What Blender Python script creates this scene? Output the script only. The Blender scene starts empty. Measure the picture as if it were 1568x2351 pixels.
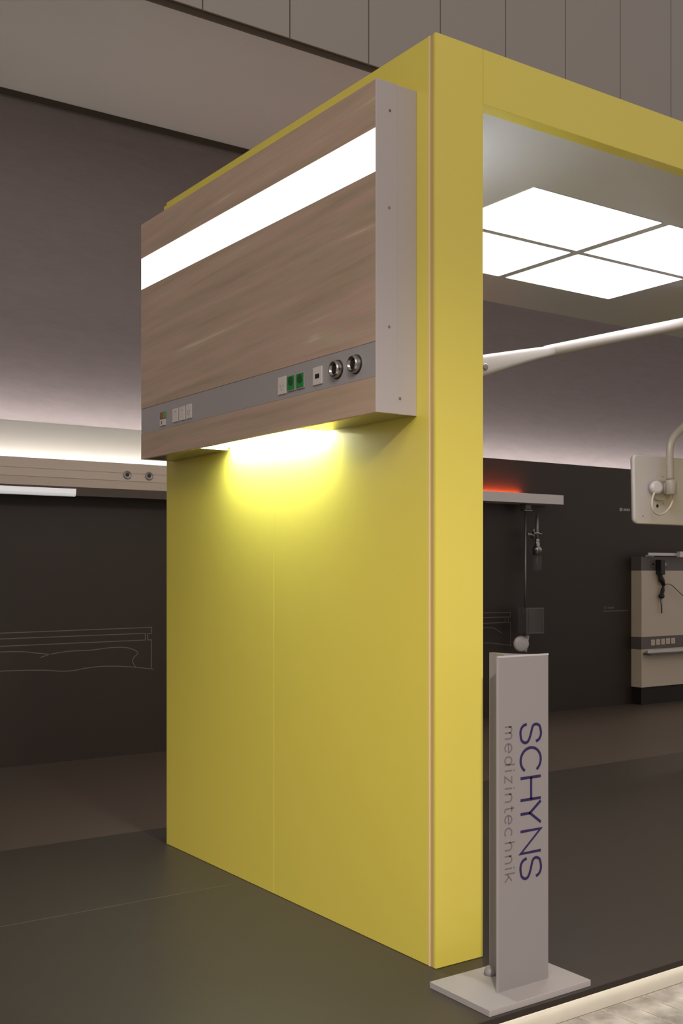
import bpy, bmesh, math, random
from mathutils import Vector, Matrix
random.seed(4)
scene = bpy.context.scene
COL = scene.collection

# ------------------------------------------------------------------ camera
cam_data = bpy.data.cameras.new('camera')
cam = bpy.data.objects.new('camera', cam_data)
COL.objects.link(cam)
cam.location = (-2.0909, -2.5296, 1.1859)
cam.rotation_euler = (math.radians(90), 0, math.radians(-34.684))
cam_data.sensor_fit = 'VERTICAL'
cam_data.sensor_height = 36.0
cam_data.lens = 2512.0 / 2351.0 * 36.0
cam_data.shift_y = (1314.0 - 1175.5) / 2351.0
cam_data.clip_end = 100
scene.camera = cam

# ------------------------------------------------------------------ exposure, world, hall key light and added fill lights
scene.view_settings.view_transform = 'Standard'
scene.view_settings.look = 'None'
scene.view_settings.exposure = 0.0
scene.view_settings.gamma = 1.0
scene.view_settings.use_curve_mapping = False

world = bpy.data.worlds.new('hall_ambient')
scene.world = world
world.use_nodes = True
world.node_tree.nodes['Background'].inputs['Color'].default_value = (1.0, 0.885, 0.83, 1)
world.node_tree.nodes['Background'].inputs['Strength'].default_value = 0.43


def area_light(name, loc, target, sx, sy, energy, color):
    d = bpy.data.lights.new(name, 'AREA')
    d.shape = 'RECTANGLE'; d.size = sx; d.size_y = sy; d.energy = energy; d.color = color
    o = bpy.data.objects.new(name, d); COL.objects.link(o)
    o.location = loc
    o.rotation_euler = (Vector(target) - Vector(loc)).to_track_quat('-Z', 'Y').to_euler()
    return o


def spot_light(name, loc, target, energy, color, angle, blend, radius):
    d = bpy.data.lights.new(name, 'SPOT')
    d.energy = energy; d.color = color; d.spot_size = math.radians(angle); d.spot_blend = blend
    d.shadow_soft_size = radius
    o = bpy.data.objects.new(name, d); COL.objects.link(o)
    o.location = loc
    o.rotation_euler = (Vector(target) - Vector(loc)).to_track_quat('-Z', 'Y').to_euler()
    return o


WARM = (1.0, 0.875, 0.77)
spot_light('unseen_spotlight', (-4.19, -6.19, 4.76), (0.3, -0.1, -0.2), 1750, WARM, 30, 0.9, 0.14)
area_light('added_hall_fill', (-4.8, -4.2, 6.0), (0.0, 0.8, 2.3), 4, 2.5, 152, WARM)  # unseen fill light added to brighten the left-facing sides
spot_light('unseen_spotlight', (7.2, 2.4, 6.0), (5.2, 2.9, 0.0), 430, WARM, 50, 0.8, 0.2)  # unseen spot added to brighten the back floor on the right

# ------------------------------------------------------------------ materials
MATS = {}


def principled(name, color, rough=0.5, metallic=0.0, coat=0.0, coat_rough=0.1, spec=0.5,
               emission=None, strength=0.0, transmission=0.0, noise=0.0, noise_scale=(6, 6, 6), bump=0.0):
    m = bpy.data.materials.new(name); m.use_nodes = True
    nt = m.node_tree; b = nt.nodes['Principled BSDF']
    b.inputs['Base Color'].default_value = (*color, 1)
    b.inputs['Roughness'].default_value = rough
    b.inputs['Metallic'].default_value = metallic
    b.inputs['Coat Weight'].default_value = coat
    b.inputs['Coat Roughness'].default_value = coat_rough
    b.inputs['Specular IOR Level'].default_value = spec
    b.inputs['Transmission Weight'].default_value = transmission
    if emission:
        b.inputs['Emission Color'].default_value = (*emission, 1)
        b.inputs['Emission Strength'].default_value = strength
    if noise or bump:
        tc = nt.nodes.new('ShaderNodeTexCoord')
        mp = nt.nodes.new('ShaderNodeMapping'); mp.inputs['Scale'].default_value = noise_scale
        nz = nt.nodes.new('ShaderNodeTexNoise'); nz.inputs['Scale'].default_value = 1.0
        nz.inputs['Detail'].default_value = 6
        nt.links.new(tc.outputs['Object'], mp.inputs['Vector'])
        nt.links.new(mp.outputs['Vector'], nz.inputs['Vector'])
        if noise:
            mx = nt.nodes.new('ShaderNodeMix'); mx.data_type = 'RGBA'
            mx.inputs['A'].default_value = (*[c * (1 - noise) for c in color], 1)
            mx.inputs['B'].default_value = (*[min(1, c * (1 + noise)) for c in color], 1)
            nt.links.new(nz.outputs['Fac'], mx.inputs['Factor'])
            nt.links.new(mx.outputs['Result'], b.inputs['Base Color'])
        if bump:
            bp = nt.nodes.new('ShaderNodeBump'); bp.inputs['Strength'].default_value = bump
            bp.inputs['Distance'].default_value = 0.01
            nt.links.new(nz.outputs['Fac'], bp.inputs['Height'])
            nt.links.new(bp.outputs['Normal'], b.inputs['Normal'])
    MATS[name] = m
    return m


M_YEL = principled('yellow_lacquer', (0.77, 0.672, 0.108), rough=0.45, coat=0.5, coat_rough=0.10, noise=0.02, noise_scale=(3, 3, 3))
M_YEDGE = principled('pale_edge_banding', (0.86, 0.70, 0.42), rough=0.4)
M_YJOINT = principled('tan_joint', (0.55, 0.40, 0.17), rough=0.5)
M_WHITE = principled('white_powder_coat', (0.48, 0.45, 0.47), rough=0.45)
M_LIGHTGREY = principled('light_grey_enamel', (0.265, 0.247, 0.255), rough=0.35, coat=0.2)
M_CEIL = principled('booth_ceiling_white', (0.62, 0.63, 0.69), rough=0.42, coat=0.35, coat_rough=0.3)
M_SOFFIT = principled('soffit_paint', (0.37, 0.345, 0.325), rough=0.7, noise=0.02, noise_scale=(1, 1, 1))
M_FASCIA = principled('fascia_panel_paint', (0.35, 0.33, 0.32), rough=0.7)
M_JOINT = principled('dark_joint', (0.05, 0.035, 0.025), rough=0.8)
M_BLACK = principled('dark_brown_panel', (0.031, 0.021, 0.0155), rough=0.5, noise=0.05, noise_scale=(1, 1, 1))
M_LINE = principled('grey_line_print', (0.16, 0.13, 0.115), rough=0.6)
M_MARK = principled('white_print', (0.40, 0.39, 0.37), rough=0.6)
M_UNDERSHADE = principled('painted_undershade', (0.012, 0.009, 0.008), rough=0.6)
M_STRIPGREY = principled('supply_strip_grey', (0.39, 0.375, 0.385), rough=0.4, metallic=0.1)
M_SOCKET = principled('socket_white', (0.66, 0.62, 0.60), rough=0.35)
M_SOCKETD = principled('socket_recess', (0.36, 0.33, 0.32), rough=0.5)
M_DARK = principled('black_plastic', (0.012, 0.010, 0.010), rough=0.4)
M_GREEN = principled('green_socket_plastic', (0.008, 0.24, 0.045), rough=0.35)
M_GREEND = principled('dark_green_recess', (0.003, 0.09, 0.02), rough=0.5)
M_RED = principled('red_plastic', (0.30, 0.09, 0.035), rough=0.4)
M_LGREEN = principled('light_green_plastic', (0.12, 0.33, 0.09), rough=0.4)
M_CHROME = principled('brushed_steel', (0.42, 0.40, 0.39), rough=0.22, metallic=1.0)
M_STEEL = principled('dull_steel', (0.30, 0.28, 0.26), rough=0.38, metallic=0.85)
M_ALU = principled('satin_aluminium', (0.74, 0.70, 0.71), rough=0.4, metallic=0.2)
M_CREAM = principled('cream_enamel', (0.53, 0.47, 0.42), rough=0.4, coat=0.2)
M_TAUPE = principled('taupe_enamel', (0.60, 0.51, 0.43), rough=0.45)
M_TAUPED = principled('dark_taupe_enamel', (0.14, 0.115, 0.105), rough=0.45)
M_REFL = principled('reflector_white', (0.38, 0.37, 0.35), rough=0.5)
M_CASE = principled('monitor_case_white', (0.72, 0.68, 0.70), rough=0.3, coat=0.3)
M_TUBE = principled('arm_paint_cream', (0.50, 0.45, 0.41), rough=0.35, coat=0.2)
M_ARM = principled('arm_paint_grey', (0.45, 0.42, 0.415), rough=0.4, coat=0.15)
M_UNDERS = principled('polished_sheet_underside', (0.62, 0.60, 0.56), rough=0.24, metallic=0.9)
M_CABLE = principled('pale_cable', (0.74, 0.66, 0.60), rough=0.4)
M_NAVY = principled('navy_print', (0.018, 0.008, 0.075), rough=0.5)
M_GREYINK = principled('grey_print', (0.14, 0.12, 0.13), rough=0.6)
M_UNIT = principled('greige_panel', (0.68, 0.59, 0.49), rough=0.45)
M_UNITG = principled('unit_grey_strip', (0.14, 0.125, 0.12), rough=0.45)
M_CLEAR = principled('clear_plastic', (0.16, 0.145, 0.135), rough=0.15)
M_RISER = principled('cream_riser', (0.50, 0.47, 0.405), rough=0.35, noise=0.10, noise_scale=(14, 14, 30))
M_NOSE = principled('dark_nosing', (0.022, 0.014, 0.010), rough=0.5)
M_CLEAR.node_tree.nodes['Principled BSDF'].inputs['Alpha'].default_value = 0.32


def emitter(name, color, strength):
    return principled(name, (0.9, 0.9, 0.9), rough=0.5, emission=color, strength=strength)


E_CEIL = emitter('ceiling_panel_glow', (1.0, 0.96, 0.93), 6.5)
E_STRIP = emitter('front_strip_glow', (1.0, 0.97, 0.93), 2.2)
E_UNDER = emitter('under_lamp_glow', (0.88, 1.0, 0.90), 88.0)
E_WALL = emitter('wall_wash_led', (1.0, 0.97, 0.91), 44)
E_TROUGH = emitter('trough_tube_glow', (1.0, 0.94, 0.86), 34.0)
E_READ = emitter('reading_tube_glow', (0.85, 0.88, 0.92), 0.36)
E_RED = emitter('red_led_glow', (1.0, 0.12, 0.03), 95)
E_RISER = emitter('step_led_glow', (1.0, 0.93, 0.83), 21.0)


def wood_material():
    m = bpy.data.materials.new('taupe_walnut_laminate'); m.use_nodes = True
    nt = m.node_tree; b = nt.nodes['Principled BSDF']
    tc = nt.nodes.new('ShaderNodeTexCoord')
    mp = nt.nodes.new('ShaderNodeMapping')
    mp.inputs['Scale'].default_value = (1.0, 0.72, 15.0)
    rot = nt.nodes.new('ShaderNodeMapping')
    rot.inputs['Rotation'].default_value = (math.radians(2.2), 0, 0)
    nt.links.new(tc.outputs['Object'], rot.inputs['Vector'])
    n1 = nt.nodes.new('ShaderNodeTexNoise'); n1.inputs['Scale'].default_value = 1.35
    n1.inputs['Detail'].default_value = 5; n1.inputs['Roughness'].default_value = 0.55
    n1.inputs['Distortion'].default_value = 0.55
    r1 = nt.nodes.new('ShaderNodeValToRGB')
    e = r1.color_ramp.elements
    e[0].position = 0.30; e[0].color = (0.455, 0.345, 0.25, 1)
    e[1].position = 0.72; e[1].color = (0.78, 0.645, 0.495, 1)
    a = e.new(0.45); a.color = (0.52, 0.40, 0.295, 1)
    a = e.new(0.55); a.color = (0.585, 0.42, 0.335, 1)
    a = e.new(0.62); a.color = (0.57, 0.455, 0.335, 1)
    mp2 = nt.nodes.new('ShaderNodeMapping'); mp2.inputs['Scale'].default_value = (1.0, 5.0, 120.0)
    n2 = nt.nodes.new('ShaderNodeTexNoise'); n2.inputs['Scale'].default_value = 1.0
    n2.inputs['Detail'].default_value = 3
    mx = nt.nodes.new('ShaderNodeMix'); mx.data_type = 'RGBA'; mx.blend_type = 'MULTIPLY'
    mx.inputs['Factor'].default_value = 0.22
    for s, d in ((rot.outputs['Vector'], mp.inputs['Vector']), (mp.outputs['Vector'], n1.inputs['Vector']),
                 (n1.outputs['Fac'], r1.inputs['Fac']), (rot.outputs['Vector'], mp2.inputs['Vector']),
                 (mp2.outputs['Vector'], n2.inputs['Vector']), (r1.outputs['Color'], mx.inputs['A']),
                 (n2.outputs['Color'], mx.inputs['B']), (mx.outputs['Result'], b.inputs['Base Color'])):
        nt.links.new(s, d)
    b.inputs['Roughness'].default_value = 0.5
    return m


def textured_wall_material():
    m = bpy.data.materials.new('grey_trowelled_plaster'); m.use_nodes = True
    nt = m.node_tree; b = nt.nodes['Principled BSDF']
    tc = nt.nodes.new('ShaderNodeTexCoord')
    mp = nt.nodes.new('ShaderNodeMapping'); mp.inputs['Scale'].default_value = (2.5, 2.5, 9)
    nz = nt.nodes.new('ShaderNodeTexNoise'); nz.inputs['Scale'].default_value = 2.2
    nz.inputs['Detail'].default_value = 8; nz.inputs['Roughness'].default_value = 0.62
    rp = nt.nodes.new('ShaderNodeValToRGB')
    rp.color_ramp.elements[0].position = 0.3; rp.color_ramp.elements[0].color = (0.190, 0.158, 0.161, 1)
    rp.color_ramp.elements[1].position = 0.7; rp.color_ramp.elements[1].color = (0.212, 0.178, 0.180, 1)
    bp = nt.nodes.new('ShaderNodeBump'); bp.inputs['Strength'].default_value = 0.35
    bp.inputs['Distance'].default_value = 0.006
    for s, d in ((tc.outputs['Object'], mp.inputs['Vector']), (mp.outputs['Vector'], nz.inputs['Vector']),
                 (nz.outputs['Fac'], rp.inputs['Fac']), (rp.outputs['Color'], b.inputs['Base Color']),
                 (nz.outputs['Fac'], bp.inputs['Height']), (bp.outputs['Normal'], b.inputs['Normal'])):
        nt.links.new(s, d)
    b.inputs['Roughness'].default_value = 0.8
    return m


def floor_material(name, c1, c2, rough, coat):
    m = bpy.data.materials.new(name); m.use_nodes = True
    nt = m.node_tree; b = nt.nodes['Principled BSDF']
    tc = nt.nodes.new('ShaderNodeTexCoord')
    nz = nt.nodes.new('ShaderNodeTexNoise'); nz.inputs['Scale'].default_value = 220
    nz.inputs['Detail'].default_value = 2
    mx = nt.nodes.new('ShaderNodeMix'); mx.data_type = 'RGBA'
    mx.inputs['A'].default_value = (*c1, 1); mx.inputs['B'].default_value = (*c2, 1)
    nt.links.new(tc.outputs['Object'], nz.inputs['Vector'])
    nt.links.new(nz.outputs['Fac'], mx.inputs['Factor'])
    nt.links.new(mx.outputs['Result'], b.inputs['Base Color'])
    b.inputs['Roughness'].default_value = rough
    b.inputs['Specular IOR Level'].default_value = coat
    return m


def tile_material():
    m = bpy.data.materials.new('grey_marbled_metal_tile'); m.use_nodes = True
    nt = m.node_tree; b = nt.nodes['Principled BSDF']
    tc = nt.nodes.new('ShaderNodeTexCoord')
    nz = nt.nodes.new('ShaderNodeTexNoise'); nz.inputs['Scale'].default_value = 16
    nz.inputs['Detail'].default_value = 8; nz.inputs['Roughness'].default_value = 0.6
    rp = nt.nodes.new('ShaderNodeValToRGB')
    rp.color_ramp.elements[0].position = 0.3; rp.color_ramp.elements[0].color = (0.28, 0.26, 0.235, 1)
    rp.color_ramp.elements[1].position = 0.7; rp.color_ramp.elements[1].color = (0.62, 0.60, 0.57, 1)
    n2 = nt.nodes.new('ShaderNodeTexNoise'); n2.inputs['Scale'].default_value = 22
    bp = nt.nodes.new('ShaderNodeBump'); bp.inputs['Strength'].default_value = 0.22
    bp.inputs['Distance'].default_value = 0.006
    for s, d in ((tc.outputs['Object'], nz.inputs['Vector']), (nz.outputs['Fac'], rp.inputs['Fac']),
                 (rp.outputs['Color'], b.inputs['Base Color']), (tc.outputs['Object'], n2.inputs['Vector']),
                 (n2.outputs['Fac'], bp.inputs['Height']), (bp.outputs['Normal'], b.inputs['Normal'])):
        nt.links.new(s, d)
    b.inputs['Roughness'].default_value = 0.24
    b.inputs['Metallic'].default_value = 0.35
    return m


M_WOOD = wood_material()
M_PLASTER = textured_wall_material()
M_FLOOR = floor_material('taupe_stage_floor', (0.045, 0.038, 0.032), (0.054, 0.045, 0.037), 0.42, 0.45)
M_FLOOR_LIT = floor_material('lit_brown_stage_floor', (0.080, 0.060, 0.047), (0.092, 0.069, 0.054), 0.5, 0.4)  # lighter copy of the stage floor: light near the wall put into the colour
M_TILE = tile_material()

# ------------------------------------------------------------------ mesh helpers


def add_box(bm, x0, x1, y0, y1, z0, z1, bevel=0.0, seg=2):
    t = bmesh.new()
    vs = [t.verts.new((x, y, z)) for x in (x0, x1) for y in (y0, y1) for z in (z0, z1)]
    for f in ((0, 1, 3, 2), (4, 6, 7, 5), (0, 4, 5, 1), (2, 3, 7, 6), (0, 2, 6, 4), (1, 5, 7, 3)):
        t.faces.new([vs[i] for i in f])
    bmesh.ops.recalc_face_normals(t, faces=t.faces)
    if bevel > 0:
        bmesh.ops.bevel(t, geom=list(t.edges), offset=bevel, segments=seg, affect='EDGES', profile=0.5)
    merge(bm, t)
    return bm


def merge(bm, t):
    mp = {v: bm.verts.new(v.co) for v in t.verts}
    for f in t.faces:
        try:
            nf = bm.faces.new([mp[v] for v in f.verts]); nf.smooth = f.smooth
        except ValueError:
            pass
    t.free()


def box(*a, **k):
    return add_box(bmesh.new(), *a, **k)


def add_prism(bm, pts, axis, a, b, smooth=False):
    """extrude closed 2D outline along an axis; pts in the other two axes' order"""
    def P(p, t):
        if axis == 0: return (t, p[0], p[1])
        if axis == 1: return (p[0], t, p[1])
        return (p[0], p[1], t)
    t = bmesh.new()
    lo = [t.verts.new(P(p, a)) for p in pts]; hi = [t.verts.new(P(p, b)) for p in pts]
    n = len(pts)
    t.faces.new(lo); t.faces.new(hi[::-1])
    for i in range(n):
        f = t.faces.new((lo[i], lo[(i + 1) % n], hi[(i + 1) % n], hi[i])); f.smooth = smooth
    bmesh.ops.recalc_face_normals(t, faces=t.faces)
    merge(bm, t)
    return bm


def smooth_path(pts, n=8):
    pts = [Vector(p) for p in pts]; out = []
    for i in range(len(pts) - 1):
        p0 = pts[max(0, i - 1)]; p1 = pts[i]; p2 = pts[i + 1]; p3 = pts[min(len(pts) - 1, i + 2)]
        for k in range(n):
            t = k / n
            out.append(0.5 * ((2 * p1) + (p2 - p0) * t + (2 * p0 - 5 * p1 + 4 * p2 - p3) * t * t
                              + (3 * p1 - p0 - 3 * p2 + p3) * t ** 3))
    out.append(pts[-1])
    return out


def add_tube(bm, pts, r, seg=16, sx=1.0):
    pts = [Vector(p) for p in pts]
    rs = r if isinstance(r, (list, tuple)) else [r] * len(pts)
    t0 = (pts[1] - pts[0]).normalized()
    ref = Vector((0, 0, 1)) if abs(t0.z) < 0.9 else Vector((0, 1, 0))
    nrm = (ref - t0 * ref.dot(t0)).normalized()
    rings = []
    t = bmesh.new()
    for i, p in enumerate(pts):
        tg = (pts[min(i + 1, len(pts) - 1)] - pts[max(i - 1, 0)]).normalized()
        nrm = (nrm - tg * nrm.dot(tg)).normalized(); bn = tg.cross(nrm)
        rings.append([t.verts.new(p + (nrm * math.cos(2 * math.pi * k / seg) + bn * sx * math.sin(2 * math.pi * k / seg)) * rs[i])
                      for k in range(seg)])
    for a, b in zip(rings, rings[1:]):
        for k in range(seg):
            f = t.faces.new((a[k], a[(k + 1) % seg], b[(k + 1) % seg], b[k])); f.smooth = True
    t.faces.new(rings[0][::-1]); t.faces.new(rings[-1])
    bmesh.ops.recalc_face_normals(t, faces=t.faces)
    merge(bm, t)
    return bm


def tube(pts, r, seg=16, sx=1.0):
    return add_tube(bmesh.new(), pts, r, seg, sx)


def add_lathe(bm, origin, axis, profile, seg=32):
    """profile: list of (distance along axis, radius)"""
    o = Vector(origin); ax = Vector(axis).normalized()
    ref = Vector((0, 0, 1)) if abs(ax.z) < 0.9 else Vector((1, 0, 0))
    u = (ref - ax * ref.dot(ax)).normalized(); v = ax.cross(u)
    t = bmesh.new(); rings = []
    for h, r in profile:
        rings.append([t.verts.new(o + ax * h + (u * math.cos(2 * math.pi * k / seg) + v * math.sin(2 * math.pi * k / seg)) * max(r, 1e-5))
                      for k in range(seg)])
    for a, b in zip(rings, rings[1:]):
        for k in range(seg):
            f = t.faces.new((a[k], a[(k + 1) % seg], b[(k + 1) % seg], b[k])); f.smooth = True
    t.faces.new(rings[0][::-1]); t.faces.new(rings[-1])
    bmesh.ops.remove_doubles(t, verts=t.verts, dist=2e-5)
    bmesh.ops.recalc_face_normals(t, faces=t.faces)
    merge(bm, t)
    return bm


def lathe(*a, **k):
    return add_lathe(bmesh.new(), *a, **k)


def add_ribbon(bm, pts, width, y, thick=0.0008, closed=False):
    """flat stroke lying on a plane of constant y; pts are (x, z)"""
    n = len(pts); L = []; R = []
    P = [Vector((p[0], p[1])) for p in pts]
    for i in range(n):
        if closed:
            a = P[i - 1]; c = P[(i + 1) % n]
        else:
            a = P[max(i - 1, 0)]; c = P[min(i + 1, n - 1)]
        d1 = (P[i] - a); d2 = (c - P[i])
        if d1.length < 1e-9: d1 = d2.copy()
        if d2.length < 1e-9: d2 = d1.copy()
        d1.normalize(); d2.normalize()
        m = (d1 + d2)
        m = m.normalized() if m.length > 1e-6 else d1
        nn = Vector((-m.y, m.x)); cosa = max(0.45, nn.dot(Vector((-d1.y, d1.x))))
        w = width / 2 / cosa
        L.append(P[i] + nn * w); R.append(P[i] - nn * w)
    t = bmesh.new()
    def mk(v, yy): return t.verts.new((v.x, yy, v.y))
    Lf = [mk(v, y - thick) for v in L]; Rf = [mk(v, y - thick) for v in R]
    Lb = [mk(v, y) for v in L]; Rb = [mk(v, y) for v in R]
    rng = range(n if closed else n - 1)
    for i in rng:
        j = (i + 1) % n
        t.faces.new((Lf[i], Lf[j], Rf[j], Rf[i])); t.faces.new((Lb[i], Rb[i], Rb[j], Lb[j]))
        t.faces.new((Lf[i], Lb[i], Lb[j], Lf[j])); t.faces.new((Rf[i], Rf[j], Rb[j], Rb[i]))
    if not closed:
        t.faces.new((Lf[0], Rf[0], Rb[0], Lb[0])); t.faces.new((Lf[-1], Lb[-1], Rb[-1], Rf[-1]))
    bmesh.ops.recalc_face_normals(t, faces=t.faces)
    merge(bm, t)
    return bm


# ------------------------------------------------------------------ object helpers
ORIGIN = {}


def obj(name, bm, mat, parent=None, label=None):
    me = bpy.data.meshes.new(name)
    if parent is not None:
        bmesh.ops.translate(bm, verts=bm.verts, vec=-ORIGIN[parent.name])
    bm.to_mesh(me); bm.free()
    me.materials.append(mat)
    o = bpy.data.objects.new(name, me); COL.objects.link(o)
    if parent is not None:
        o.parent = parent
        ORIGIN[o.name] = ORIGIN[parent.name]
    else:
        ORIGIN[o.name] = Vector((0, 0, 0))
    if label: o['label'] = label
    return o


def thing(name, loc, label, cat, group=None):
    o = bpy.data.objects.new(name, None); COL.objects.link(o)
    o.empty_display_size = 0.1
    o.location = loc; ORIGIN[o.name] = Vector(loc)
    o['label'] = label; o['category'] = cat
    if group: o['group'] = group
    return o


def tag(o, label, cat, group=None):
    o['label'] = label; o['category'] = cat
    if group: o['group'] = group
    return o


def struct(name, bm, mat):
    o = obj(name, bm, mat); o['kind'] = 'structure'
    return o


# ------------------------------------------------------------------ setting
FRONT = -0.372          # front edge of the raised stage
WALLY = 4.10            # dark wall face
fl = box(-9, 11, FRONT + 0.0455, 2.12, -0.075, 0.0)
add_box(fl, -9, 11, FRONT + 0.0032, FRONT + 0.0455, -0.005, 0.0)
struct('floor', fl, M_FLOOR)
struct('floor_back', box(-9, 11, 2.1205, 4.6, -0.075, 0.0), M_FLOOR_LIT)
# laminate joint across the left-hand stage floor
struct('trim_1', box(-9, -0.02, 1.1285, 1.1305, 0.0, 0.0006), principled('floor_joint_strip', (0.13, 0.12, 0.10), rough=0.5))
struct('trim_2', box(-9, 11, FRONT - 0.001, FRONT + 0.003, -0.0165, 0.0006, bevel=0.0005), M_NOSE)
struct('trim_3', box(-9, 11, FRONT + 0.0302, FRONT + 0.045, -0.0845, -0.0055), M_RISER)
struct('trim_4', box(-9, 11, FRONT + 0.0032, FRONT + 0.0040, -0.0150, -0.0060), E_RISER)

# walkway in front of the stage: sheet of narrow tiles with open joints
wk = bmesh.new()
add_box(wk, -9, 11, -12, FRONT + 0.06, -0.14, -0.0868)
struct('floor_hall', wk, principled('walkway_joint_bed', (0.60, 0.55, 0.45), rough=0.5))
tl = bmesh.new()
x = 0.343 - 0.0905 * 14
while x < 2.2:
    add_box(tl, x + 0.0022, x + 0.0883, -1.6, FRONT + 0.0285, -0.0895, -0.085, bevel=0.001, seg=1)
    x += 0.0905
tl_o = struct('floor_tiles', tl, M_TILE)

struct('wall_back', box(-9, 11, WALLY, WALLY + 0.05, 0.0, 2.115), M_BLACK)
struct('wall_upper', box(-9, 11, WALLY + 0.25, WALLY + 0.35, 1.5, 4.22), M_PLASTER)
led = obj('strip_light', box(-9, 11, WALLY + 0.080, WALLY + 0.100, 2.075, 2.090), E_WALL)
tag(led, 'concealed warm strip light along the top of the dark back wall', 'strip light')
struct('ceiling', box(-9, 11, 2.80, 4.6, 4.230, 4.39), M_SOFFIT)
struct('trim_5', box(-9, 11, 4.325, 4.349, 4.185, 4.229), M_JOINT)
struct('trim_6', box(-9, 11, 2.780, 2.799, 4.200, 4.2295), M_JOINT)
fb = bmesh.new()
x = 0.661 - 0.5561 * 14
while x < 10.5:
    add_box(fb, x + 0.004, x + 0.5521, 2.765, 2.80, 4.230, 7.2, bevel=0.002, seg=1)
    x += 0.5561
struct('wall_top', fb, M_FASCIA)
struct('trim_7', box(-9, 11, 2.7795, 2.8, 4.230, 7.2), principled('panel_joint_backing', (0.16, 0.13, 0.11), rough=0.8))

# ------------------------------------------------------------------ yellow booth
H = 2.8; L = 1.834; PW = 0.189; FAR = 4.05
bt = thing('exhibition_booth', (0.1, 0.9, 0), 'large yellow lacquered portal booth with open front and white ceiling', 'exhibition booth')
obj('wall_core', box(0.012, PW - 0.012, 0.03, L - 0.012, 0.001, H - 0.012), M_YJOINT, bt)
sp = obj('side_panel', box(0.0, 0.012, 0.030, 0.9290, 0.001, H, bevel=0.0008, seg=1), M_YEL, bt)
sp = obj('side_panel', box(0.0, 0.012, 0.9300, L, 0.001, H, bevel=0.0008, seg=1), M_YEL, bt)
obj('edge_band', box(-0.0008, 0.012, 0.0245, 0.0298, 0.001, H), M_YEDGE, bt, 'pale edge band at the corner')
obj('corner_joint', box(0.0015, 0.012, 0.009, 0.0245, 0.001, H - 0.001), M_YJOINT, bt, 'tan joint strip at the corner')
obj('front_panel', box(0.0, PW, -0.003, 0.0088, 0.001, H, bevel=0.0012, seg=2), M_YEL, bt)
obj('inner_panel', box(PW - 0.012, PW, 0.009, L, 0.001, 2.65, bevel=0.0008, seg=1), M_YEL, bt)
obj('rear_panel', box(0.0121, PW - 0.0121, L - 0.012, L, 0.001, H), M_YEL, bt)
hb = box(PW + 0.0015, FAR, -0.003, 0.045, 2.629, H, bevel=0.0012, seg=2)
obj('header_panel', hb, M_YEL, bt)
obj('ceiling_panel', box(PW + 0.0002, FAR, 0.046, 1.885, 2.652, 2.70), M_CEIL, bt, 'white ceiling of the booth')
obj('roof_panel', box(0.012, FAR, 0.046, 1.885, 2.7005, H - 0.002), M_YEL, bt)
obj('end_wall', box(FAR + 0.0005, FAR + PW, 0.0, L, 0.001, H), M_YEL, bt)

# ------------------------------------------------------------------ ceiling lights (2 x 2)
GL = 'square white light panels in the booth ceiling'
cl_labels = {
    (0, 0): 'glowing white ceiling light panel nearest the yellow post and header',
    (1, 0): 'glowing white ceiling light panel beside the header, cut by the right picture edge',
    (0, 1): 'glowing white ceiling light panel half hidden behind the yellow post',
    (1, 1): 'glowing white ceiling light panel lowest in view, deepest inside the booth'}
for i, (xa, xb) in enumerate(((0.880, 1.622), (1.673, 2.418))):
    for j, (ya, yb) in enumerate(((0.478, 0.957), (0.995, 1.474))):
        t = thing('ceiling_light', ((xa + xb) / 2, (ya + yb) / 2, 2.652), cl_labels[(i, j)], 'ceiling light', GL)
        fr = bmesh.new(); w = 0.004
        add_box(fr, xa - w, xb + w, ya - w, ya, 2.6500, 2.6518); add_box(fr, xa - w, xb + w, yb, yb + w, 2.6500, 2.6518)
        add_box(fr, xa - w, xa, ya, yb, 2.6500, 2.6518); add_box(fr, xb, xb + w, ya, yb, 2.6500, 2.6518)
        obj('frame', fr, M_CEIL, t)
        obj('diffuser', box(xa, xb, ya, yb, 2.6492, 2.6517), E_CEIL, t, 'bright white diffuser')

# ------------------------------------------------------------------ wood bed-head panel
X0 = -0.155; Y0 = 0.087; Y1 = 1.757; Z0 = 1.663; Z1 = 2.655
hw = thing('supply_panel', (-0.08, 0.92, Z0), 'wood-fronted hospital supply panel mounted on the yellow booth wall', 'wall panel')
fx0, fx1 = X0, X0 + 0.016
yy0 = Y0 + 0.003
obj('wood_board', box(fx0, fx1, yy0, Y1, 2.511, Z1, bevel=0.0008, seg=1), M_WOOD, hw, 'narrow wood board above the light strip')
obj('wood_board', box(fx0, fx1, yy0, Y1, 1.8745, 2.380, bevel=0.0008, seg=1), M_WOOD, hw, 'wide wood board below the light strip')
obj('wood_board', box(fx0, fx1, yy0, Y1, Z0, 1.7695, bevel=0.0008, seg=1), M_WOOD, hw, 'lowest wood board')
obj('light_strip', box(fx0 + 0.0015, fx1, yy0, Y1, 2.3805, 2.5105), E_STRIP, hw, 'glowing white light strip')
st = obj('socket_strip', box(fx0 + 0.001, fx1, yy0, Y1, 1.770, 1.874, bevel=0.0006, seg=1), M_STRIPGREY, hw, 'grey socket strip')
cap = bmesh.new()
add_box(cap, X0 - 0.0008, -0.074, Y0 - 0.0005, yy0 - 0.0002, Z0, Z1 + 0.002, bevel=0.0008, seg=1)
add_box(cap, -0.073, -0.0005, Y0 + 0.0008, yy0 - 0.0002, Z0, Z1, bevel=0.0008, seg=1)
ec = obj('end_cap', cap, M_WHITE, hw, 'white metal end cap')
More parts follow.
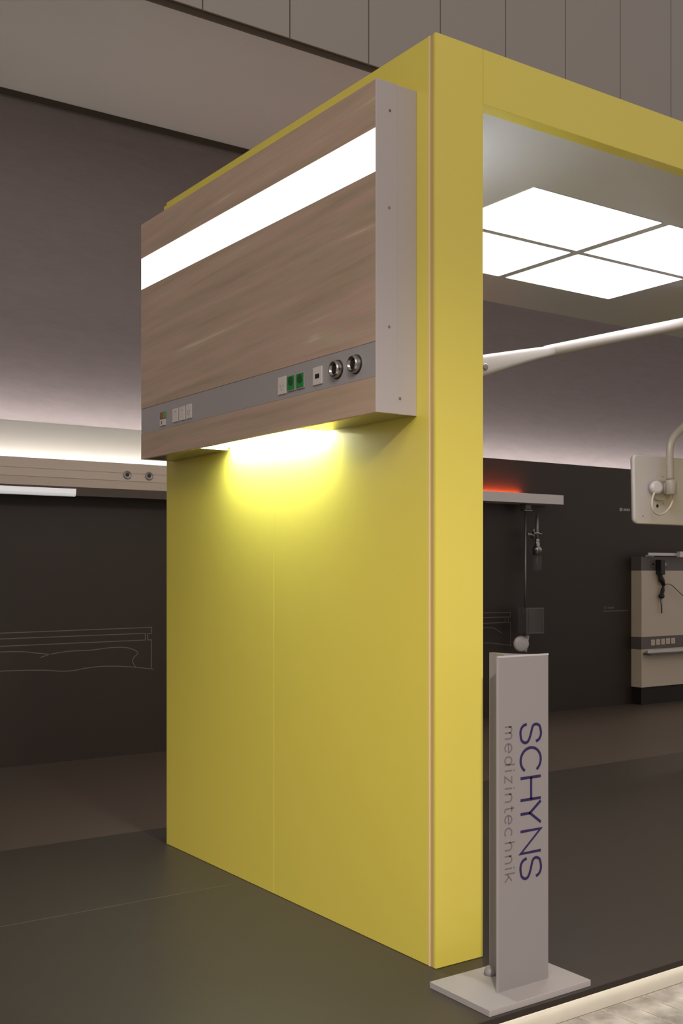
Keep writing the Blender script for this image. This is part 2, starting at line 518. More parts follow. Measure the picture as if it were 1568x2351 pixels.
for k, (sx_, sz_) in enumerate(((-0.104, 2.571), (-0.107, 2.279), (-0.107, 1.922), (-0.066, 1.711))):
    obj('screw', lathe((sx_, Y0 - 0.0004, sz_), (0, -1, 0), [(0, 0.0042), (0.0012, 0.0040), (0.0016, 0.0028), (0.0008, 0.0012)], 16), M_STEEL if k else M_TAUPED, ec)
UY0, UY1 = 0.556, 1.255      # extent of the lamp opening in the underside
bd = bmesh.new()
add_box(bd, fx1 + 0.0004, -0.0005, yy0 + 0.0004, Y1 - 0.002, Z1 - 0.016, Z1 - 0.001)
add_box(bd, fx1 + 0.0004, -0.0005, Y1 - 0.003, Y1, Z0, Z1)
add_box(bd, -0.012, -0.0005, yy0 + 0.0004, UY0 - 0.004, Z0 + 0.014, Z1 - 0.018)
add_box(bd, -0.012, -0.0005, UY1 + 0.004, Y1 - 0.004, Z0 + 0.014, Z1 - 0.018)
add_box(bd, -0.012, -0.0005, UY0 - 0.0035, UY1 + 0.0035, Z0 + 0.085, Z1 - 0.018)
obj('housing', bd, M_WHITE, hw)
obj('underside', box(fx1 + 0.0004, -0.0125, yy0 + 0.0004, UY0, Z0 + 0.002, Z0 + 0.012), M_UNDERS, hw)
obj('underside', box(fx1 + 0.0004, -0.0125, UY1, Y1 - 0.0035, Z0 + 0.002, Z0 + 0.012), M_UNDERS, hw)
hs = bmesh.new()
add_box(hs, fx1 + 0.0004, -0.0125, UY0 - 0.003, UY0, Z0 + 0.0125, Z0 + 0.075)
add_box(hs, fx1 + 0.0004, -0.0125, UY1, UY1 + 0.003, Z0 + 0.0125, Z0 + 0.075)
add_box(hs, fx1 + 0.0004, -0.0008, UY0 - 0.003, UY1 + 0.003, Z0 + 0.0755, Z0 + 0.08)
obj('lamp_recess', hs, M_WHITE, hw)
obj('reading_lamp', box(-0.066, -0.012, UY0 + 0.006, UY1 - 0.006, Z0 + 0.026, Z0 + 0.044), E_UNDER, hw, 'bright lamp under the panel')

XS = fx0 + 0.001


def sockets_white(y0, y1, z0, z1, style, parent=st):
    p = obj('socket', box(XS - 0.005, XS, y0, y1, z0, z1, bevel=0.0012), M_SOCKET, parent, 'white socket module')
    yc = (y0 + y1) / 2
    if style == 'rj':
        obj('outlet_hole', box(XS - 0.0062, XS - 0.0048, yc - 0.013, yc + 0.010, z0 + 0.020, z0 + 0.034), M_DARK, parent if False else p)
    elif style == 'usb':
        r = bmesh.new()
        add_box(r, XS - 0.0060, XS - 0.0048, yc - 0.012, yc - 0.008, z0 + 0.024, z0 + 0.032)
        add_box(r, XS - 0.0060, XS - 0.0048, yc + 0.006, yc + 0.010, z0 + 0.024, z0 + 0.032)
        add_box(r, XS - 0.0060, XS - 0.0048, yc - 0.003, yc + 0.003, z0 + 0.014, z0 + 0.019)
        obj('outlet_hole', r, M_SOCKETD, p)
    elif style == 'dimple':
        obj('outlet_hole', lathe((XS - 0.0048, yc - 0.004, z1 - 0.013), (-1, 0, 0), [(0, 0.004), (0.0008, 0.0036), (0.0006, 0.002)], 16), M_SOCKETD, p)
    return p


def socket_green(y0, y1, z0, z1):
    p = obj('socket', box(XS - 0.005, XS, y0, y1, z0, z1, bevel=0.0008), M_SOCKETD, st, 'green socket module')
    f = obj('socket_face', box(XS - 0.0062, XS - 0.0051, y0 + 0.003, y1 - 0.003, z0 + 0.004, z1 - 0.0025), M_GREEN, p, 'green socket face')
    yc = (y0 + y1) / 2; zc = z0 + (z1 - z0) * 0.60
    return p


sockets_white(1.519, 1.567, 1.782, 1.808, 'plain')
sockets_white(1.405, 1.451, 1.784, 1.838, 'dimple')
sockets_white(1.345, 1.391, 1.784, 1.838, 'dimple')
sockets_white(1.286, 1.331, 1.784, 1.840, 'usb')
sockets_white(0.592, 0.642, 1.786, 1.845, 'usb')
sockets_white(0.374, 0.426, 1.788, 1.845, 'rj')
for (a, b, c, d) in ((0.534, 0.583, 1.789, 1.841), (0.478, 0.526, 1.789, 1.841)):
    p = socket_green(a, b, c, d)
    obj('outlet_hole', lathe((XS - 0.0062, (a + b) / 2, c + 0.033), (-1, 0, 0), [(0, 0.0155), (0.0010, 0.0150), (0.0012, 0.0120), (0.0004, 0.004)], 24), M_GREEND, p)
rg = obj('switch', box(XS - 0.004, XS, 1.541, 1.567, 1.811, 1.838, bevel=0.0008), M_RED, st, 'red indicator switch')
rg = obj('switch', box(XS - 0.004, XS, 1.515, 1.540, 1.811, 1.838, bevel=0.0008), M_LGREEN, st, 'green indicator switch')
obj('outlet_hole', box(XS - 0.0060, XS - 0.0045, 1.545, 1.552, 1.788, 1.801), M_RED, st)


def gas_outlet(y, z, r=0.0265):
    p = obj('gas_outlet', lathe((XS, y, z), (-1, 0, 0), [(0, r * 1.04), (0.006, r * 1.04), (0.012, r), (0.019, r * 0.92),
            (0.021, r * 0.82), (0.019, r * 0.70), (0.010, r * 0.62)], 40), M_CHROME, st, 'chrome gas outlet')
    obj('outlet_hole', lathe((XS, y, z), (-1, 0, 0), [(0.008, r * 0.63), (0.0125, r * 0.60), (0.013, r * 0.2)], 32), M_DARK, p)
    obj('collar_ring', lathe((XS, y, z), (-1, 0, 0), [(0, r * 1.13), (0.003, r * 1.13), (0.0045, r * 1.05)], 40), M_DARK, p, 'black ring at the base of the outlet')


gas_outlet(0.290, 1.820)
gas_outlet(0.190, 1.8205)

# ------------------------------------------------------------------ sign pillar
TY = -0.28; TX0, TX1 = -0.008, 0.190; TZ0, TZ1 = 0.0185, 0.952
sg = thing('sign_pillar', (0.085, -0.235, 0), 'slim light grey sign pillar on a rectangular foot plate, lettered SCHYNS medizintechnik', 'sign')
obj('base_plate', box(-0.108, 0.281, -0.358, -0.106, 0.0, 0.0185, bevel=0.0015), principled('pale_grey_foot', (0.39, 0.37, 0.37), rough=0.5), sg)
xc = 0.086; prof = []
prof += [(TX0 + 0.006, TY), (TX1 - 0.001, TY), (TX1, TY + 0.001), (TX1, TY + 0.004)]
for k in range(13):                       # concave flank, right side to the rear fin
    a = k / 12
    ang = a * math.pi / 2
    prof.append((TX1 - (TX1 - xc - 0.007) * math.sin(ang), TY + 0.004 + (0.122) * (1 - math.cos(ang))))
prof += [(xc + 0.006, TY + 0.130), (xc - 0.006, TY + 0.130)]
for k in range(12, -1, -1):
    ang = k / 12 * math.pi / 2
    prof.append((TX0 + (xc - 0.007 - TX0) * math.sin(ang), TY + 0.006 + 0.120 * (1 - math.cos(ang))))
prof += [(TX0 + 0.0005, TY + 0.003), (TX0 + 0.0025, TY + 0.001)]
obj('column', add_prism(bmesh.new(), prof, 2, TZ0, TZ1, smooth=False), M_LIGHTGREY, sg)
obj('top_cap', add_prism(bmesh.new(), [(TX0 + 0.001, TY - 0.0006), (TX1, TY - 0.0006), (TX1, TY + 0.0028), (TX0 + 0.001, TY + 0.0028)], 2, TZ1 - 0.004, TZ1 + 0.001), M_WHITE, sg)
obj('foot_socket', lathe((xc - 0.012, TY + 0.118, TZ0), (0, 0, 1), [(0, 0.020), (0.012, 0.018), (0.022, 0.012), (0.026, 0.004)], 24), M_LIGHTGREY, sg)


def arc(cu, cv, ru, rv, a0, a1, n=14):
    return [(cu + ru * math.cos(math.radians(a0 + (a1 - a0) * k / n)), cv + rv * math.sin(math.radians(a0 + (a1 - a0) * k / n))) for k in range(n + 1)]


# glyphs in a unit box: u = reading direction 0..1, v = height 0..1
def sp2(pts, n=6):
    return [(p.x, p.y) for p in smooth_path([(a, b, 0) for a, b in pts], n)]


CAPS = {
    'S': [sp2([(0.95, 0.76), (0.86, 0.91), (0.66, 1.0), (0.42, 1.0), (0.16, 0.93), (0.06, 0.76), (0.14, 0.61), (0.38, 0.54),
               (0.66, 0.47), (0.90, 0.37), (0.97, 0.22), (0.84, 0.06), (0.56, 0.0), (0.30, 0.01), (0.10, 0.12), (0.02, 0.30)])],
    'C': [arc(0.52, 0.5, 0.52, 0.5, 36, 324, 26)],
    'H': [[(0.03, 0), (0.03, 1)], [(0.97, 0), (0.97, 1)], [(0.03, 0.52), (0.97, 0.52)]],
    'Y': [[(0.0, 1), (0.5, 0.46), (1.0, 1)], [(0.5, 0.48), (0.5, 0)]],
    'N': [[(0.04, 0), (0.04, 1), (0.96, 0), (0.96, 1)]],
}
XH = 0.70
LOW = {
    'm': [[(0.04, 0), (0.04, XH)], [(0.04, XH * 0.6)] + arc(0.27, XH * 0.66, 0.23, XH * 0.34, 170, 0, 10) + [(0.5, 0)],
          [(0.5, XH * 0.6)] + arc(0.73, XH * 0.66, 0.23, XH * 0.34, 170, 0, 10) + [(0.96, 0)]],
    'e': [[(0.02, XH * 0.52), (0.98, XH * 0.52)] + arc(0.5, XH * 0.5, 0.5, XH * 0.5, 5, 320, 22)],
    'd': [arc(0.45, XH * 0.5, 0.45, XH * 0.5, 0, 360, 22), [(0.94, 0), (0.94, 1.0)]],
    'i': [[(0.5, 0), (0.5, XH)], [(0.5, 0.88), (0.5, 0.98)]],
    'z': [[(0.04, XH), (0.96, XH), (0.04, 0.0), (0.96, 0.0)]],
    'n': [[(0.06, 0), (0.06, XH)], [(0.06, XH * 0.6)] + arc(0.5, XH * 0.6, 0.44, XH * 0.4, 170, 0, 12) + [(0.94, 0)]],
    't': [[(0.35, 0.95), (0.35, 0.16), (0.5, 0.02), (0.95, 0.0)], [(0.0, XH), (0.9, XH)]],
    'c': [arc(0.52, XH * 0.5, 0.52, XH * 0.5, 45, 315, 20)],
    'h': [[(0.06, 0), (0.06, 1.0)], [(0.06, XH * 0.6)] + arc(0.5, XH * 0.6, 0.44, XH * 0.4, 170, 0, 12) + [(0.94, 0)]],
    'k': [[(0.06, 0), (0.06, 1.0)], [(0.9, XH), (0.1, XH * 0.36)], [(0.36, XH * 0.56), (0.98, 0)]],
}


def word(name, items, glyphs, base_x, cap_h, width, mat, parent, label):
    bm = bmesh.new()
    for ch, za, zb in items:
        for st_ in glyphs[ch]:
            pts = [(base_x + v * cap_h, za - u * (za - zb)) for u, v in st_]
            add_ribbon(bm, pts, width, TY - 0.0002, 0.0007)
    return obj(name, bm, mat, parent, label)


word('lettering', [('S', 0.757, 0.702), ('C', 0.6885, 0.6205), ('H', 0.606, 0.540), ('Y', 0.5335, 0.4724),
                   ('N', 0.4565, 0.389), ('S', 0.377, 0.3175)], CAPS, 0.0795, 0.0790, 0.0078, M_NAVY, sg, 'navy blue word SCHYNS running downwards')
word('lettering', [('m', 0.7550, 0.7190), ('e', 0.7065, 0.682), ('d', 0.670, 0.646), ('i', 0.6345, 0.6275), ('z', 0.616, 0.5965),
                   ('i', 0.585, 0.578), ('n', 0.567, 0.543), ('t', 0.531, 0.514), ('e', 0.506, 0.4825), ('c', 0.4705, 0.4465),
                   ('h', 0.431, 0.4075), ('n', 0.3935, 0.3715), ('i', 0.3610, 0.354), ('k', 0.344, 0.3195)],
     LOW, 0.0195, 0.0375, 0.0034, M_GREYINK, sg, 'thin grey word medizintechnik running downwards')

# ------------------------------------------------------------------ long support arm inside the booth
ar = thing('support_arm', (PW, 1.0, 1.95), 'long pale ceiling-height support arm rising to the right inside the booth', 'support arm')
sec = []
bk = bmesh.new()
NS = 14
stations = [(0.215, 1.90, 0.075), (1.083, 2.0725, 0.0485), (1.30, 2.1335, 0.034), (1.44, 2.170, 0.0265), (1.50, 2.187, 0.0235)]
rings = []
for (xx, zc, hh) in stations:
    ring = []
    for k in range(24):
        a = 2 * math.pi * k / 24
        ca, sa = math.cos(a), math.sin(a)
        e = 0.55
        ring.append(bk.verts.new((xx, 1.0 + 0.030 * math.copysign(abs(ca) ** e, ca), zc + hh * math.copysign(abs(sa) ** e, sa))))
    rings.append(ring)
for a_, b_ in zip(rings, rings[1:]):
    for k in range(24):
        f = bk.faces.new((a_[k], a_[(k + 1) % 24], b_[(k + 1) % 24], b_[k])); f.smooth = True
bk.faces.new(rings[0][::-1]); bk.faces.new(rings[-1])
bmesh.ops.recalc_face_normals(bk, faces=bk.faces)
obj('bracket', bk, M_ARM, ar)
obj('tube', tube([(1.47, 1.0, 2.179), (2.43, 1.0, 2.432), (3.30, 1.0, 2.662 - 0.045)], 0.0275, 24), M_ARM, ar)
obj('bolt', lathe((1.078, 0.969, 2.066), (0, -1, 0), [(0, 0.014), (0.003, 0.014), (0.004, 0.010)], 20), M_STEEL, ar)
obj('wall_plate', box(PW + 0.0002, PW + 0.03, 0.94, 1.06, 1.80, 2.02, bevel=0.004), M_CASE, ar)

# ------------------------------------------------------------------ unseen uplight added to brighten the booth ceiling
ul = thing('added_uplight', (PW + 0.04, 0.85, 2.08), 'unseen white box uplight added on the inner face of the booth side wall', 'wall light')
ub = bmesh.new()
add_box(ub, PW + 0.0005, PW + 0.006, 0.40, 1.30, 2.04, 2.14)
add_box(ub, PW + 0.006, PW + 0.10, 0.40, 1.30, 2.04, 2.046)
add_box(ub, PW + 0.094, PW + 0.10, 0.40, 1.30, 2.046, 2.12)
add_box(ub, PW + 0.006, PW + 0.094, 0.40, 0.406, 2.046, 2.12); add_box(ub, PW + 0.006, PW + 0.094, 1.294, 1.30, 2.046, 2.12)
obj('housing', ub, M_WHITE, ul)
obj('lamp', box(PW + 0.02, PW + 0.08, 0.42, 1.28, 2.06, 2.07), emitter('added_uplight_glow', (0.90, 0.94, 1.0), 32), ul)

# ------------------------------------------------------------------ monitor and its arm
MY = 1.80
mo = thing('monitor', (3.30, MY, 1.47), 'white flat monitor seen from behind, hanging on a bent tube arm with cable loop', 'monitor')
ms = bmesh.new()


def rounded_rect(x0, x1, z0, z1, r, n=8):
    pts = []
    for cx, cz, a0 in ((x1 - r, z1 - r, 0), (x0 + r, z1 - r, 90), (x0 + r, z0 + r, 180), (x1 - r, z0 + r, 270)):
        for k in range(n + 1):
            a = math.radians(a0 + 90 * k / n); pts.append((cx + r * math.cos(a), cz + r * math.sin(a)))
    return pts


prev = None; t = bmesh.new(); rr = []
for (yy, ins) in ((MY + 0.03, 0.004), (MY + 0.012, 0.0), (MY + 0.004, 0.001), (MY, 0.006)):
    rr.append([t.verts.new((p[0] + 0.010 * (1.885 - p[1]) / 0.41 * (1 if p[0] < 3.2 else 0), yy, p[1])) for p in rounded_rect(3.004 + ins, 3.64 - ins, 1.473 + ins, 1.885 - ins, 0.030)])
n_ = len(rr[0])
for a_, b_ in zip(rr, rr[1:]):
    for k in range(n_):
        f = t.faces.new((a_[k], a_[(k + 1) % n_], b_[(k + 1) % n_], b_[k])); f.smooth = True
t.faces.new(rr[0][::-1]); t.faces.new(rr[-1])
bmesh.ops.recalc_face_normals(t, faces=t.faces)
obj('case', t, M_CASE, mo)
obj('screen', box(3.03, 3.615, MY + 0.0302, MY + 0.033, 1.50, 1.86), M_DARK, mo)
obj('screw', lathe((3.215, MY - 0.0002, 1.585), (0, -1, 0), [(0, 0.011), (0.002, 0.010), (0.0022, 0.004)], 20), M_DARK, mo, 'black screw hole')
for sx_, sz_ in ((3.265, 1.763), (3.268, 1.600), (3.085, 1.520)):
    obj('screw', lathe((sx_, MY - 0.0002, sz_), (0, -1, 0), [(0, 0.0045), (0.001, 0.0042)], 12), M_STEEL, mo)

AY = 1.73
obj('arm_tube', tube(smooth_path([(3.245, AY, 1.742), (3.243, AY, 1.83), (3.243, AY, 1.92), (3.262, AY, 1.975), (3.305, AY, 2.020), (3.37, AY, 2.065),
                              (3.50, AY, 2.15), (3.68, AY, 2.27), (3.78, AY, 2.36), (3.82, AY, 2.45), (3.82, AY, 2.64)], 6), 0.0215, 24), M_TUBE, mo)
obj('collar', lathe((3.252, AY, 1.752), (0, 0, -1), [(0, 0.016), (0.010, 0.022), (0.020, 0.031), (0.024, 0.0325), (0.098, 0.0325), (0.102, 0.028)], 32), M_TUBE, mo)
obj('ceiling_plate', lathe((3.82, AY, 2.6515), (0, 0, -1), [(0, 0.07), (0.012, 0.07), (0.016, 0.06)], 32), M_TUBE, mo)
mnt = bmesh.new()
pts = rounded_rect(3.150, 3.300, 1.617, 1.735, 0.048, 8)
add_prism(mnt, pts, 1, MY - 0.030, MY - 0.0006)
obj('mount_plate', mnt, M_TUBE, mo)
obj('mount_knob', lathe((3.165, MY - 0.020, 1.69), (-0.35, -1, 0.1), [(0, 0.040), (0.028, 0.040), (0.036, 0.034), (0.040, 0.022)], 28), M_CASE, mo)
obj('joint_block', box(3.228, 3.345, AY + 0.024, MY - 0.031, 1.655, 1.722, bevel=0.008), M_TUBE, mo)
obj('cable', tube(smooth_path([(3.150, MY - 0.040, 1.672), (3.118, MY - 0.045, 1.63), (3.106, MY - 0.05, 1.585), (3.122, MY - 0.05, 1.548),
                               (3.162, MY - 0.05, 1.530), (3.215, MY - 0.05, 1.540), (3.262, MY - 0.055, 1.577), (3.284, MY - 0.06, 1.625), (3.280, MY - 0.065, 1.655)], 8), 0.0062, 12), M_CABLE, mo, 'pale cable loop')

# ------------------------------------------------------------------ bed-head luminaire on the back wall, left
WX0, WX1 = -0.95, 1.9
tr = thing('bedhead_luminaire', (-0.3, 3.98, 1.65), 'long taupe wall luminaire with glowing white trough on the dark back wall', 'wall light')
rp = []
for k in range(15):
    a = k / 14 * math.pi / 2
    rp.append((3.945 + 0.148 * math.sin(a) ** 0.9, 2.112 - 0.262 * (math.cos(a)) ** 1.0 * 1.0))
# concave reflector, thin shell
outer = [(3.962, 1.846), (4.035, 1.849), (4.062, 1.875), (4.078, 1.94), (4.086, 2.02), (4.089, 2.113)]
outer = [(p.x, p.y) for p in smooth_path([(a, b, 0) for a, b in outer], 5)]
shell = outer + [(4.0985, 2.113), (4.0985, 1.84), (3.962, 1.84)]
obj('reflector', add_prism(bmesh.new(), shell, 0, WX0, WX1, smooth=False), M_REFL, tr, 'white reflector above the body')
obj('glow_tube', tube([(WX0 + 0.05, 4.010, 1.8700), (WX1 - 0.05, 4.010, 1.8700)], 0.0085, 12), E_TROUGH, tr, 'glowing tube in the trough')
body = [(3.902, 1.815), (3.900, 1.868), (3.906, 1.872), (3.958, 1.872), (3.960, 1.66), (3.935, 1.655), (3.921, 1.712), (3.901, 1.765), (3.900, 1.808)]
obj('body', add_prism(bmesh.new(), [(3.900, 1.8145), (3.900, 1.868), (3.904, 1.872), (3.958, 1.872), (3.960, 1.712), (3.909, 1.709), (3.903, 1.7575), (3.900, 1.762)], 0, WX0, WX1), M_TAUPE, tr)
obj('trim_line', box(WX0, WX1, 3.8975, 3.9, 1.810, 1.816), M_CREAM, tr, 'paler line along the body')
obj('lower_body', add_prism(bmesh.new(), [(3.9100, 1.7088), (3.961, 1.7115), (4.0985, 1.80), (4.0985, 1.665), (3.960, 1.655), (3.930, 1.657)], 0, WX0, WX1), M_TAUPED, tr)
dl = []
obj('reading_tube', add_prism(bmesh.new(), [(3.917, 1.7075), (3.9140, 1.700), (3.918, 1.668), (3.925, 1.6555), (3.935, 1.651), (3.94, 1.66)], 0, WX0 + 0.05, 0.390), E_READ, tr, 'softly glowing lower tube')
for xx in (0.7184, 0.867):
    g = obj('socket', lathe((xx, 3.8998, 1.799), (0, -1, 0), [(0, 0.027), (0.004, 0.027), (0.007, 0.025), (0.006, 0.019), (0.003, 0.017)], 32), M_STEEL, tr, 'round metal socket')
    obj('outlet_hole', lathe((xx, 3.8965, 1.799 + 0.002), (0, -1, 0), [(0, 0.0125), (0.002, 0.012), (0.002, 0.006)], 20), M_DARK, g)

# ------------------------------------------------------------------ drawings printed on the dark wall
ly = WALLY - 0.0002
d1 = bmesh.new()
LX = -1.9
for pl in ([(LX, 0.803), (-0.02, 0.817), (0.978, 0.824), (0.978, 0.784), (0.949, 0.784), (0.949, 0.742), (0.976, 0.742), (0.976, 0.552)],
           [(LX, 0.772), (-0.02, 0.782), (0.933, 0.786), (0.933, 0.742), (-0.02, 0.737), (LX, 0.730)],
           sp2([(-1.2, 0.69), (-0.5, 0.70), (-0.02, 0.703), (0.117, 0.699), (0.186, 0.69), (0.292, 0.676)]),
           sp2([(0.232, 0.658), (0.292, 0.676), (0.413, 0.690), (0.545, 0.690), (0.665, 0.7), (0.726, 0.702), (0.787, 0.699), (0.833, 0.689), (0.88, 0.662), (0.852, 0.631), (0.843, 0.606), (0.864, 0.569)]),
           sp2([(LX, 0.59), (-0.02, 0.587), (0.385, 0.566), (0.516, 0.577), (0.62, 0.584), (0.733, 0.58), (0.849, 0.569), (0.994, 0.548)])):
    add_ribbon(d1, pl, 0.0055, ly, 0.0008)
tag(obj('wall_graphic', d1, M_LINE), 'thin line drawing of a bed on the dark wall, left of the yellow booth', 'wall graphic')
d2 = bmesh.new(); RX = 3.1
for pl in ([(RX, 0.862), (4.19, 0.855), (4.19, 0.818), (RX, 0.822)], [(4.13, 0.819), (4.13, 0.776)], [(4.167, 0.819), (4.167, 0.775)],
           [(RX, 0.770), (4.19, 0.774), (4.19, 0.586)], sp2([(3.5, 0.70), (3.7, 0.72), (3.876, 0.733), (3.915, 0.737), (3.96, 0.737), (4.022, 0.725), (4.09, 0.69)]),
           sp2([(RX, 0.63), (3.876, 0.614), (4.004, 0.606), (4.094, 0.596), (4.203, 0.582)])):
    add_ribbon(d2, pl, 0.0060, ly, 0.0008)
tag(obj('wall_graphic', d2, M_LINE), 'thin line drawing of a bed on the dark wall behind the sign pillar', 'wall graphic')
d3 = bmesh.new()
add_box(d3, 5.520, 5.556, WALLY - 0.0012, WALLY - 0.0002, 1.733, 1.762, bevel=0.0004, seg=1)
for k in range(4):
    add_box(d3, 5.572 + k * 0.022, 5.589 + k * 0.022, WALLY - 0.0012, WALLY - 0.0002, 1.737, 1.759)
tag(obj('printed_caption', d3, M_MARK), 'tiny white printed caption on the dark wall beside the monitor', 'caption')
d4 = bmesh.new()
add_ribbon(d4, [(5.332 + 0.014 * math.cos(a * math.pi / 8), 0.872 + 0.011 * math.sin(a * math.pi / 8)) for a in range(16)], 0.006, ly, 0.0008, closed=True)
for k in range(4):
    add_box(d4, 5.366 + k * 0.021, 5.381 + k * 0.021, WALLY - 0.0012, WALLY - 0.0002, 0.864, 0.881)
add_box(d4, 5.308, 5.64, WALLY - 0.0012, WALLY - 0.0002, 0.838, 0.846)
tag(obj('printed_caption', d4, M_LINE), 'faint grey underlined caption low on the dark wall, left of the supply column', 'caption')

# ------------------------------------------------------------------ grey shelf light with red glow
sh = thing('wall_rail_light', (4.0, 4.0, 1.75), 'slim grey wall rail with a red glowing strip on the dark wall', 'wall light')
obj('body', box(2.6, 4.605, 3.90, 4.0995, 1.748, 1.826, bevel=0.002), M_ALU, sh)
obj('red_strip', box(2.65, 4.30, 4.068, 4.082, 1.8265, 1.833), E_RED, sh, 'red glowing strip')
obj('added_light_shield', box(2.62, 4.34, 4.052, 4.056, 1.8262, 1.842), M_ALU, sh)  # unseen lip added to keep the red light off the booth ceiling

# ------------------------------------------------------------------ equipment rod and what hangs on it
rd = thing('equipment_rod', (4.265, 4.0, 1.748), 'thin metal rod hanging below the wall rail', 'equipment rod')
obj('rod', tube([(4.266, 4.0, 1.70), (4.262, 4.0, 0.674)], 0.0085, 12), M_STEEL, rd)
obj('clamp', box(4.235, 4.300, 3.965, 4.040, 1.702, 1.7475, bevel=0.006), M_TAUPED, rd)
obj('clamp_foot', box(4.232, 4.322, 3.975, 4.025, 1.688, 1.701, bevel=0.004), M_STEEL, rd)
sb = thing('suction_bottle', (4.382, 4.0, 1.20), 'suction regulator with clear bottle clamped to the hanging rod', 'suction bottle')
obj('clamp_arm', tube([(4.278, 4.0, 1.498), (4.33, 4.0, 1.498), (4.352, 4.0, 1.482)], [0.018, 0.014, 0.020], 14), M_STEEL, sb)
obj('hook', tube([(4.345, 3.99, 1.545), (4.350, 3.99, 1.52), (4.352, 3.99, 1.44)], [0.010, 0.009, 0.007], 12), M_STEEL, sb)
obj('upper_tube', tube([(4.384, 3.985, 1.665), (4.382, 3.985, 1.40)], [0.013, 0.011], 14), M_STEEL, sb)
obj('cross_handle', tube([(4.338, 3.985, 1.515), (4.348, 3.985, 1.507), (4.382, 3.985, 1.512), (4.415, 3.985, 1.502), (4.428, 3.985, 1.508)], [0.014, 0.009, 0.016, 0.009, 0.013], 14), M_CHROME, sb)
obj('regulator', lathe((4.384, 3.985, 1.470), (0, 0, -1), [(0, 0.012), (0.02, 0.022), (0.03, 0.016), (0.045, 0.022), (0.07, 0.026), (0.075, 0.034), (0.10, 0.042), (0.11, 0.034), (0.135, 0.040), (0.14, 0.030)], 24), M_CHROME, sb)
obj('bottle', lathe((4.384, 3.985, 1.328), (0, 0, -1), [(0, 0.034), (0.01, 0.038), (0.12, 0.038), (0.135, 0.034)], 24), M_CLEAR, sb)
obj('inner_tube', tube([(4.384, 3.985, 1.325), (4.384, 3.985, 1.205)], 0.0045, 10), M_STEEL, sb)
bn = thing('plastic_bin', (4.26, 3.94, 0.688), 'clear plastic bin hanging at the lower end of the rod', 'bin')
bb = bmesh.new()
bx0, bx1, by0, by1, bz0, bz1, bw = 4.161, 4.357, 3.885, 3.982, 0.688, 0.898, 0.004
add_box(bb, bx0, bx1, by0, by0 + bw, bz0, bz1); add_box(bb, bx0, bx1, by1 - bw, by1, bz0, bz1)
add_box(bb, bx0, bx0 + bw, by0 + bw, by1 - bw, bz0, bz1); add_box(bb, bx1 - bw, bx1, by0 + bw, by1 - bw, bz0, bz1)
add_box(bb, bx0 + bw, bx1 - bw, by0 + bw, by1 - bw, bz0, bz0 + bw)
obj('tub', bb, M_CLEAR, bn)
rim = bmesh.new()
add_box(rim, bx0 - 0.003, bx1 + 0.003, by0 - 0.003, by0, bz1 - 0.012, bz1); add_box(rim, bx0 - 0.003, bx1 + 0.003, by0 - 0.003, by0, bz0, bz0 + 0.010)
add_box(rim, bx0 + 0.03, bx0 + 0.036, by0 - 0.003, by0, bz0 + 0.011, bz1 - 0.013); add_box(rim, bx1 - 0.006, bx1, by0 - 0.003, by0, bz0 + 0.011, bz1 - 0.013)
obj('rim', rim, principled('smoky_rim', (0.12, 0.11, 0.105), rough=0.3), bn)
obj('hanger', box(4.200, 4.250, 3.9825, 3.9870, 0.692, 0.892), principled('smoky_hanger', (0.07, 0.058, 0.052), rough=0.3), bn)
dc = thing('round_holder', (4.215, 4.0, 0.545), 'round grey holder with lever at the bottom end of the hanging rod', 'holder')
obj('disc', lathe((4.215, 4.005, 0.602), (-0.45, -0.9, 0), [(0, 0.062), (0.012, 0.066), (0.022, 0.064), (0.030, 0.052), (0.032, 0.02)], 40), M_ALU, dc)
obj('lever', tube([(4.262, 3.975, 0.668), (4.250, 3.972, 0.62), (4.243, 3.970, 0.575), (4.240, 3.970, 0.535)], [0.018, 0.014, 0.011, 0.010], 14), M_ALU, dc)
obj('hub', lathe((4.228, 3.985, 0.606), (0.1, -1, 0), [(0, 0.026), (0.012, 0.024), (0.015, 0.015)], 24), M_ALU, dc)

# ------------------------------------------------------------------ supply column on the right of the back wall
un = thing('supply_column', (6.2, 4.04, 0), 'greige and grey wall-mounted supply column at the right edge of the picture', 'supply column')
UX0, UX1, UF, UB = 5.673, 6.75, 3.98, 4.0995
obj('upper_panel', box(UX0, UX1, UF, UB, 0.606, 1.202, bevel=0.003), M_UNIT, un)
obj('lower_panel', box(UX0, UX1, UF, UB, 0.155, 0.496, bevel=0.003), M_UNIT, un)
us1 = obj('socket_strip', box(UX0, UX1, UF + 0.004, UB, 1.2025, 1.325, bevel=0.001), M_UNITG, un, 'upper grey socket strip')
us2 = obj('socket_strip', box(UX0, UX1, UF + 0.004, UB, 0.4965, 0.6055, bevel=0.001), M_UNITG, un, 'lower grey socket strip')
obj('undershade_block', box(UX0 + 0.02, UX1, UF + 0.02, UB, 0.0005, 0.1545), M_UNDERSHADE, un)  # shade below the wall-mounted column drawn as a black block
r1 = bmesh.new(); add_box(r1, 5.702, 6.055, 3.925, 3.937, 1.335, 1.361, bevel=0.002); add_box(r1, 5.76, 5.78, 3.937, UF + 0.03, 1.326, 1.342); add_box(r1, 6.60, 6.62, 3.937, UF + 0.03, 1.326, 1.342)
add_box(r1, 6.055, UX1, 3.925, 3.937, 1.335, 1.361)
obj('rail', r1, M_ALU, un, 'upper equipment rail')
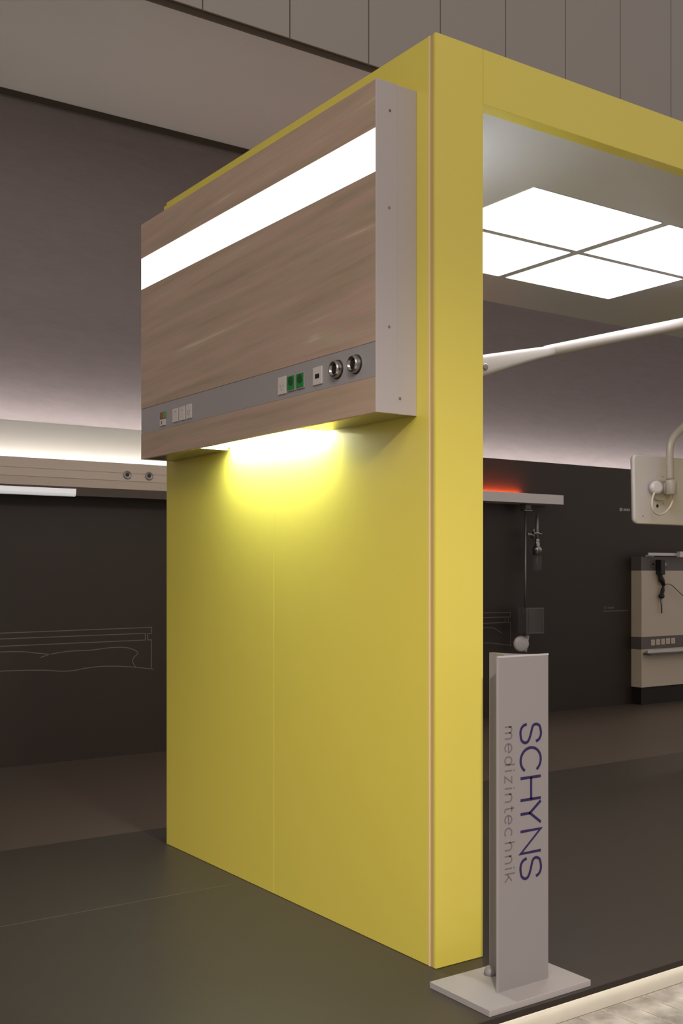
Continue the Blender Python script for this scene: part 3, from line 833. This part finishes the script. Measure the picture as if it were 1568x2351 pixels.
r2 = bmesh.new(); add_box(r2, 5.690, UX1, 3.925, 3.937, 0.464, 0.492, bevel=0.002); add_box(r2, 5.72, 5.74, 3.937, UF + 0.0, 0.470, 0.486)
obj('rail', r2, M_ALU, un, 'lower equipment rail')
obj('shelf', box(5.690, UX1, 3.90, UF - 0.0005, 0.449, 0.4625, bevel=0.002), M_UNITG, un)
obj('rail_clamp', box(6.085, 6.20, 3.885, 3.924, 1.322, 1.375, bevel=0.004), M_ALU, un)
for k, (xx, zz, parent) in enumerate(((5.80, 1.232, us1), (5.975, 1.232, us1), (5.80, 0.527, us2), (5.871, 0.529, us2), (5.940, 0.531, us2), (6.009, 0.533, us2), (6.08, 0.533, us2))):
    s = obj('socket', box(xx, xx + 0.053, UF - 0.001, UF + 0.0038, zz, zz + 0.052, bevel=0.001), M_UNITG if k < 2 else M_UNIT, parent, 'small square socket')
    obj('outlet_hole', lathe((xx + 0.026, UF - 0.0008, zz + 0.027), (0, -1, 0), [(0, 0.013), (0.0008, 0.012)], 16), M_TAUPE if k else M_DARK, s)
pg = thing('power_plug', (5.90, 3.95, 1.15), 'black power plug with dangling cord in the upper socket strip of the supply column', 'plug')
obj('plug_body', box(5.862, 5.922, 3.918, 3.9785, 1.165, 1.300, bevel=0.006), M_DARK, pg)
obj('coiled_cord', tube(smooth_path([(5.890, 3.955, 1.170), (5.905, 3.95, 1.12), (5.93, 3.95, 1.08), (5.928, 3.95, 1.045), (5.910, 3.95, 0.98), (5.905, 3.95, 0.955)], 5),
                        [0.022] * 4 + [0.026] * 4 + [0.021] * 4 + [0.012] * 4 + [0.018] * 4 + [0.026] * 4 + [0.022] * 2, 10), M_DARK, pg)
obj('cord', tube(smooth_path([(5.935, 3.95, 1.065), (5.975, 3.94, 1.080), (6.03, 3.935, 1.068), (6.12, 3.93, 1.01), (6.25, 3.93, 0.93)], 6), 0.0040, 8), M_TAUPED, pg)
obj('probe', tube([(5.905, 3.955, 0.96), (5.912, 3.955, 0.90), (5.915, 3.955, 0.815)], [0.014, 0.008, 0.006], 10), M_STEEL, pg)
